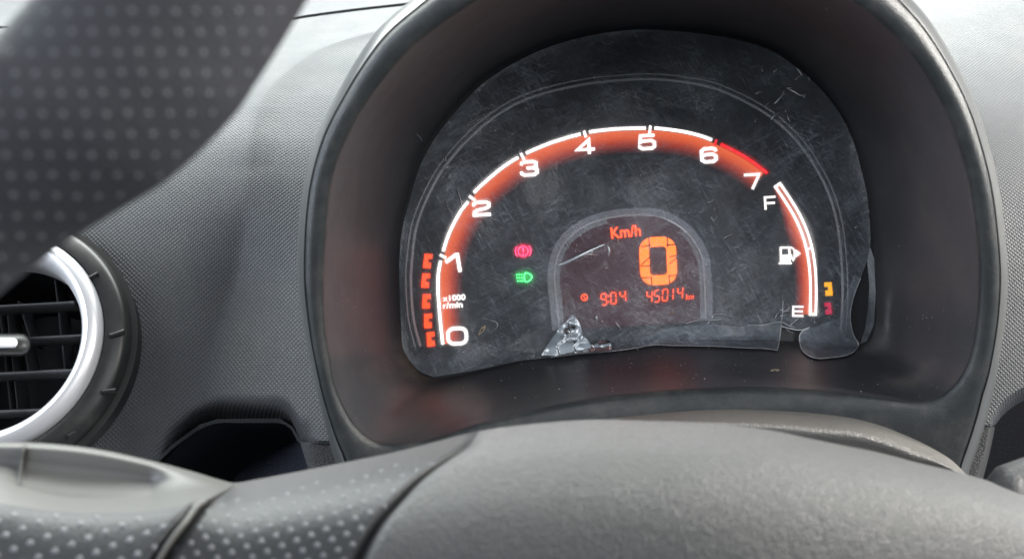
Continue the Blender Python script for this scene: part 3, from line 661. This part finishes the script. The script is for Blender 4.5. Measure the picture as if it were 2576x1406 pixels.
def bar(name, a, b, wd, th, m, parent=vent, up=None, label=None):
    a, b = Vector(a), Vector(b); t = (b-a).normalized(); u = (up or VN); s_ = t.cross(u).normalized(); u = s_.cross(t).normalized()
    prof_ = [(math.cos(q)*wd/2*(1 if abs(math.cos(q)) > .5 else 1), math.sin(q)*th/2) for q in np.linspace(0, 2*math.pi, 12, endpoint=False)]
    return grid(name, [[p + s_*x + u*y for x, y in prof_] for p in (a, a+(b-a)*.33, a+(b-a)*.66, b)], m, parent, close_u=True, label=label)
def vxy(x, y, h): # vent-plane point shown at px (x, y)
    r = ray(x, y); o = VO + VN*h; return r * (o.dot(VN)/r.dot(VN))
for y0, y1, xe, th in ((783, 770, 200, 13), (868, 852, 225, 12), (948, 938, 212, 13), (1043, 1035, 150, 12)):
    bar('slat', vxy(-260, y0+12, -.006), vxy(xe, y1, -.006), th*KP*1.15, .010, M['slat'])
for x0, x1, yy0, yy1, wd in ((14, 45, 780, 1045, 7), (33, 62, 780, 1045, 7), (62, 95, 770, 870, 9), (72, 90, 870, 945, 9), (152, 178, 700, 940, 9), (-60, -35, 700, 1045, 8)):
    bar('vane', vxy(x0, yy0, -.020), vxy(x1, yy1, -.020), wd*KP, .012, M['slat'])
# slider knob with a white lozenge
kb = [vxy(x, y, .002) for x, y in rrect(10, 867, 136, 58, 26, 6)]
kt = [vxy(x, y, .009) for x, y in rrect(10, 866, 124, 48, 23, 6)]
kc = [vxy(x, y, .0098) for x, y in rrect(10, 866, 60, 20, 9, 6)]
kbb = [vxy(x, y, -.008) for x, y in rrect(10, 867, 136, 58, 26, 6)]
knob = grid('slider_knob', [kbb, kb, kt, kc], M['ventblack'], vent, close_u=True)
kw0 = [vxy(x, y, .0090) for x, y in rrect(2, 862, 86, 26, 12.9, 6)]; kw1 = [vxy(x, y, .0112) for x, y in rrect(2, 862, 82, 22, 10.9, 6)]; kw2 = [vxy(x, y, .0114) for x, y in rrect(2, 862, 66, 8, 3.9, 6)]; kw3 = [vxy(x, y, .01142) for x, y in rrect(2, 862, 60, .2, .09, 6)]
grid('knob_insert', [kw0, kw1, kw2, kw3], plain('knob_white', (.9, .9, .92), .35, .5), knob, close_u=True)
for (x, y, dx, dy) in ((231, 699, 17, -9), (296, 840, 18, -6), (276, 984, 17, -2), (181, 1093, 10, -5)):
    bar('notch', vxy(x-dx, y-dy, .0048), vxy(x+dx, y+dy, .0042), 12*KP, .0030, M['ventblack'])

# ================================================================== STEERING COLUMN COVER and STALK
TC = fy([(1300, 1090), (1400, 1070), (1500, 1056), (1610, 1044), (1749, 1032), (1888, 1030), (2027, 1037), (2143, 1048), (2212, 1064), (2282, 1090), (2351, 1125), (2398, 1157), (2430, 1192), (2480, 1250)])
rows = []
for dy, d in ((60, .40), (14, .375), (2, .3610), (0, .3565), (8, .3505), (16, .3450), (24, .3400), (31, .3360), (37, .3333), (43, .3320), (50, .3318), (62, .3328), (80, .3348), (120, .3375), (180, .339)):
    rows.append([P(x, TC(x) + dy*(.45+.55*min(1, max(.25, (x-1350)/700)))*min(1, .35+max(0, 2440-x)/220), d) for x in np.linspace(1300, 2480, 90)])
col = grid('steering_column_cover', rows, M['column'], None)
tag(col, 'grey pimpled steering column cover with bright curved edge below the pod', 'column cover')
sa, sb = P(2500, 1290, .30), P(2700, 1215, .31)
t_ = (sb-sa); rows = []
for f in np.linspace(0, 1, 14):
    r_ = .0115*(1 if f > .15 else .8+.2*f/.15); c_ = sa + t_*f
    rows.append([c_ + Vector((-.15, 0, 1)).normalized()*r_*math.sin(q) + Vector((0, 1, 0))*r_*.8*math.cos(q) for q in np.linspace(0, 2*math.pi, 20, endpoint=False)])
st = grid('control_stalk', rows, M['leather'], None, close_u=True)
tag(st, 'dark grey control stalk at the lower right corner behind the wheel', 'control stalk')

# ================================================================== STEERING WHEEL
wheel = thing('steering_wheel', 'dark grey steering wheel with dotted leather grips in the foreground', 'steering wheel', P(1400, 1500, .24))
E_ = [(900, -230), (830, -100), (770, 0), (692, 130), (640, 210), (600, 272), (520, 360), (420, 450), (300, 525), (150, 618), (0, 735), (-130, 850), (-260, 980), (-420, 1130), (-600, 1290)]
O_ = [(330, -340), (260, -220), (170, -100), (105, -20), (45, 50), (-20, 110), (-130, 130), (-220, 200), (-320, 280), (-430, 370), (-540, 470), (-640, 570), (-740, 670), (-880, 830), (-1040, 1010)]
ec, oc = crom(E_, 80), crom(O_, 80)
rows = []
for k in range(80):
    e, o = P(*ec[k], .178), P(*oc[k], .172); c = (e+o)/2; h = (e-o)/2; tng = None
    dpt = Vector((c.x*.0, -1, 0.0))
    rr = h.length*.62
    rows.append([c + h*math.cos(q) + dpt*rr*math.sin(q) for q in np.linspace(0, 2*math.pi, 48, endpoint=False)])
rim = grid('rim_grip', rows, M['rimleather'], wheel, close_u=True, label='dotted leather rim at the upper left')
# lower parts
SIL = fy([(-80, 1112), (0, 1111), (120, 1115), (250, 1130), (380, 1158), (480, 1184), (560, 1208), (590, 1214), (640, 1206), (700, 1195), (850, 1166), (1000, 1135), (1100, 1110), (1200, 1085), (1350, 1065), (1500, 1055), (1610, 1058), (1795, 1065), (1934, 1081), (2073, 1110), (2212, 1138), (2305, 1162), (2421, 1190), (2490, 1210), (2576, 1237), (2720, 1290), (3100, 1440)])
vv = [-1.0, -.4, -.1, 0, .04, .10, .18, .28, .40, .55, .75, 1.0]
dd = [.325, .305, .290, .279, .2685, .258, .2495, .2440, .2400, .2372, .2355, .2350]
hc_ = crom(list(zip(np.array(vv)*.1, dd)), 300)
def hub_d(v): return float(np.interp(v*.1, hc_[:, 0], hc_[:, 1]))
vfine = [-1.0, -.4, -.15, -.05] + list(np.linspace(0, .2, 14)) + list(np.linspace(.2, 1, 26))[1:]
GL = crom([(1200, 1086), (1178, 1122), (1120, 1162), (1060, 1206), (1005, 1262), (960, 1312), (930, 1360), (905, 1412), (870, 1520)], 60)
GLx = lambda y: float(np.interp(y, GL[:, 1], GL[:, 0]))
HL = crom([(590, 1212), (520, 1250), (470, 1312), (430, 1362), (398, 1410), (340, 1520)], 60)
HLx = lambda y: float(np.interp(y, HL[:, 1], HL[:, 0]))
YB = 1500
def hub_panel(name, xl, xr, n, m, edge_l, edge_r, label=None, topf=SIL, lift=0.0, vs=vfine, df=hub_d):
    rows_ = []
    for v in vs:
        row = []
        for i in range(n):
            u = i/(n-1)
            x = xl(1150) + (xr(1150)-xl(1150))*u
            for _ in range(5):
                y = topf(x) + (YB-topf(x))*max(v, 0) + (25*abs(v) if v < 0 else 0); x = xl(y) + (xr(y)-xl(y))*u
            dz = 0
            wl = (x-xl(y)); wr = (xr(y)-x)
            if name == 'airbag_cover': dz += .022*(max(0, x-1650)/900)**2
            if edge_l and wl < 30: dz += .004*(1-wl/30)**2
            if edge_r and wr < 30: dz += .004*(1-wr/30)**2
            row.append(P(x, y, df(v) - lift + dz))
        rows_.append(row)
    return grid(name, rows_, m, wheel, label=label)
def cosl(n): return n
air = hub_panel('airbag_cover', lambda y: GLx(y)+3, lambda y: 3100, 230, M['airbag'], True, False, 'grained grey airbag cover')
spk = hub_panel('spoke_grip', lambda y: HLx(y)+10, lambda y: GLx(y)-3, 90, M['leather'], True, True, 'dotted leather spoke between two seams', lift=-.001)
hub_panel('hub_base', lambda y: HLx(y)-60, lambda y: GLx(y)+90, 40, M['leather'], False, False, None, lift=-.0048)
# light trim lens on the left with its hollow, and the dotted grip below
LB = fy([(-100, 1262), (0, 1268), (60, 1278), (150, 1290), (250, 1294), (350, 1290), (430, 1280), (500, 1262), (560, 1235), (600, 1216)])
HO = fy([(-100, 1180), (0, 1203), (60, 1225), (150, 1246), (250, 1252), (350, 1247), (430, 1238), (500, 1232), (560, 1224), (600, 1214)])
rows = []
lens = [('S', 40, .31), ('S', 12, .290), ('S', 0, .277), ('S', -4, .272), ('S', -11, .2695), ('S', -20, .269), ('m', .25, .2695), ('m', .5, .2690), ('m', .75, .2670), ('H', 0, .2625), ('H', 5, .2585), ('L', .4, .2530), ('L', .75, .2475), ('L', 1, .2440), ('L', 1.15, .2430)]
xs_ = np.linspace(-520, 585, 120)
for kind, a, d in lens:
    row = []
    for x in xs_:
        s0 = SIL(x); h0 = HO(x); l0 = LB(x); pin = max(0.0, min(1, (x-380)/205))
        if kind == 'S':
            y = s0 + a*-1 if a < 0 else s0 + a; y = min(y, max(s0, h0-1)) if a < 0 else y
        elif kind == 'm':
            st_ = min(s0+20, h0); y = st_ + (h0-st_)*a
        elif kind == 'H': y = min(h0 + a, l0)
        else: y = h0+5 + (l0-h0-5)*a if h0+5 < l0 else l0
        dflt = hub_d(max(0, (y-s0)/(YB-s0)))
        row.append(P(x, y, d*(1-pin) + dflt*pin if kind != 'S' or a <= 0 else d))
    rows.append(row)
trim = grid('spoke_trim', rows, M['trim'], wheel, label='pale grey hollow trim at the left spoke')
solid_pts = ribbon([(60, 1114), (57, 1150), (52, 1190), (46, 1222)], 5)
def trim_depth(x, y):
    return .2675
bvh = BVHTree.FromObject(trim, bpy.context.evaluated_depsgraph_get())
def ray_hit(bv, x, y):
    h = bv.ray_cast(Vector((0, 0, 0)), ray(x, y).normalized()); return h
rws = []
for off_, dpt in ((-5, -.0002), (-2, -.0012), (1, -.0002), (3, .0004)):
    row = []
    for x, y in crom([(61, 1117), (57, 1150), (52, 1190), (47, 1219)], 20):
        h = ray_hit(bvh, x+off_, y); d = h[0].y if h[0] is not None else .268; row.append(P(x+off_, y, d + dpt - .0004))
    rws.append(row)
grid('trim_seam', rws, M['trim'], wheel)
rws = []
for off_, dpt in ((3, -.0003), (9, -.0003)):
    row = []
    for x, y in crom([(61, 1117), (57, 1150), (52, 1190), (47, 1219)], 20):
        h = ray_hit(bvh, x+off_, y); d = h[0].y if h[0] is not None else .268; row.append(P(x+off_, y, d + dpt - .0003))
    rws.append(row)
grid('trim_seam', rws, plain('seam_dark', (.05, .05, .05), .5), wheel)
vs2 = [-.05, 0, .05, .12, .2, .35, .5, .7, .9, 1.0]
low = hub_panel('lower_grip', lambda y: -520, lambda y: HLx(y)-8, 100, M['leather'], False, True, 'dotted leather grip at the lower left', topf=lambda x: LB(min(x, 520))-4, vs=vs2, df=lambda v: float(np.interp(v, [-.05, 0, .1, .3, .6, 1.0], [.250, .2435, .2400, .2365, .2335, .2315])))
# ribbed lip along the left seam
rws = []
for q in np.linspace(0, math.pi, 7):
    row = []
    for x, y in crom([(522, 1258), (500, 1272), (474, 1306), (436, 1354), (404, 1402), (350, 1500)], 40):
        v = max(0, (y-SIL(x))/(YB-SIL(x))); row.append(P(x + 9*math.cos(q) - 4, y + 5*math.cos(q), hub_d(v) + .004 - .0055*math.sin(q)))
    rws.append(row)
grid('seam_lip', rws, M['trim'], wheel)
# dotted relief: small domes set into the leather
def domes(name, target, pts, rpx):
    bv = BVHTree.FromObject(target, bpy.context.evaluated_depsgraph_get()); v, f = [], []
    for x, y in pts:
        h = bv.ray_cast(Vector((0, 0, 0)), ray(x, y).normalized())
        if h[0] is None: continue
        c, n = h[0], h[1]
        if n.dot(c) > 0: n = -n
        if -n.dot(c.normalized()) < .12: continue
        r = 1.25*rpx*c.y*2*T/2576; a = n.cross(Vector((0, 0, 1))).normalized(); b2 = n.cross(a); base = len(v)
        for rr, hh in ((1, -.02), (.8, .16), (.45, .30)):
            for k in range(10): v.append(tuple(c + (a*math.cos(k*.6283) + b2*math.sin(k*.6283))*r*rr + n*r*hh))
        v.append(tuple(c + n*r*.34))
        for i in range(2):
            for k in range(10): f.append((base+i*10+k, base+i*10+(k+1) % 10, base+i*10+10+(k+1) % 10, base+i*10+10+k))
        for k in range(10): f.append((base+20+k, base+20+(k+1) % 10, base+30))
    me = bpy.data.meshes.new(name); me.from_pydata(v, [], f); me.update()
    o = link(name, me, M['dot'], target); o['kind'] = 'stuff'; return o
pts = []
for k in range(-6, 28):
    y = 30 + 51.5*k; x0 = (170 - 45*k) % 53.5
    for j in range(-16, 20):
        x = x0 + 53.5*j + random.uniform(-2, 2)
        ex = float(np.interp(y, ec[:, 1], ec[:, 0]))
        if x < ex - 22: pts.append((x, y + random.uniform(-2, 2)))
domes('dimples', rim, pts, 6.6).data.materials[0] = plain('rim_dimple_rubber', (.10, .104, .114), .5, .4)
pts = []
for i in range(-14, 24):
    for j in range(-14, 24):
        x, y = 56 + 42*i + 20*j, 1329 - 16*i + 36*j
        if -400 < x < HLx(y)-26 and LB(min(x, 520))+6 < y < 1430: pts.append((x, y))
domes('dimples', low, pts, 7.5)
pts = []
for i in range(-30, 40):
    for j in range(-40, 40):
        x, y = 501 + 37*i + 15*j, 1325 - 14*i + 26*j
        if HLx(y)+22 < x < GLx(y)-24 and y < 1430 and y > SIL(x) + 42 - .03*(x-600): pts.append((x, y))
domes('dimples', spk, pts, 6.5)

# ================================================================== loose crumbs
def chip(name, x, y, w_, h_, deg, depthf, m, label, cat, group=None):
    a = math.radians(deg); n = 9; ring = []
    for k in range(n):
        q = 2*math.pi*k/n; r = random.uniform(.7, 1.15); u, v = w_/2*r*math.cos(q), h_/2*r*math.sin(q)
        ring.append((x+u*math.cos(a)-v*math.sin(a), y+u*math.sin(a)+v*math.cos(a)))
    rws = [[P(px, py, depthf(px, py) - .0004) for px, py in ring], [P(px, py, depthf(px, py) - .0010 - random.uniform(0, .0004)) for px, py in ring], [P(x+(px-x)*.4, y+(py-y)*.4, depthf(px, py) - .0015) for px, py in ring]]
    return tag(grid(name, rws, m, None, close_u=True, smooth=False), label, cat, group)
chip('dry_flake', 1950, 931, 24, 6, -2, shroud_depth, M['flake'], 'pale dry flake lying on the sill under the film flap', 'flake')
fl = chip('tan_scrap', 1213, 830, 34, 11, -52, film_depth, M['flake'], 'tan scrap stuck on the film beside the numeral 0', 'scrap')
chip('film_splinter', 1689, 787, 16, 4, -25, film_depth, M['flake'], 'tiny pale splinter on the film below the odometer', 'splinter')
v, f = [], []
def speck(x, y, d, r):
    b = len(v); k = r*d*2*T/2576; c = P(x, y, d)
    for q in ((1, 0, 0), (-.6, .1, .7), (-.5, -.2, -.8), (0, -1, 0)): v.append(tuple(c + Vector(q)*k*random.uniform(.6, 1.3)))
    f.extend([(b, b+1, b+3), (b+1, b+2, b+3), (b+2, b, b+3), (b, b+2, b+1)])
for _ in range(230):
    a = random.uniform(.15, math.pi-.15) if random.random() < .75 else random.uniform(-math.pi, math.pi)
    c, b = float(rC(a)), float(rB(a)); x, y = pol(a, random.uniform(c+4, b-6)); speck(x, y, shroud_depth(x, y)-.0003, random.choice((.8, .9, 1.2, 1.8)))
for _ in range(150):
    a = random.uniform(-math.pi, math.pi); x, y = pol(a, float(rC(a))*math.sqrt(random.uniform(.02, .9))); speck(x, y, film_depth(x, y)-.0003, random.choice((.7, .8, 1.1, 1.6)))
me = bpy.data.meshes.new('dust'); me.from_pydata(v, [], f); me.update(); o = link('dust', me, M['speck'], None, False); o['kind'] = 'stuff'; o['label'] = 'pale dust specks scattered over the shroud and film'; o['category'] = 'dust'
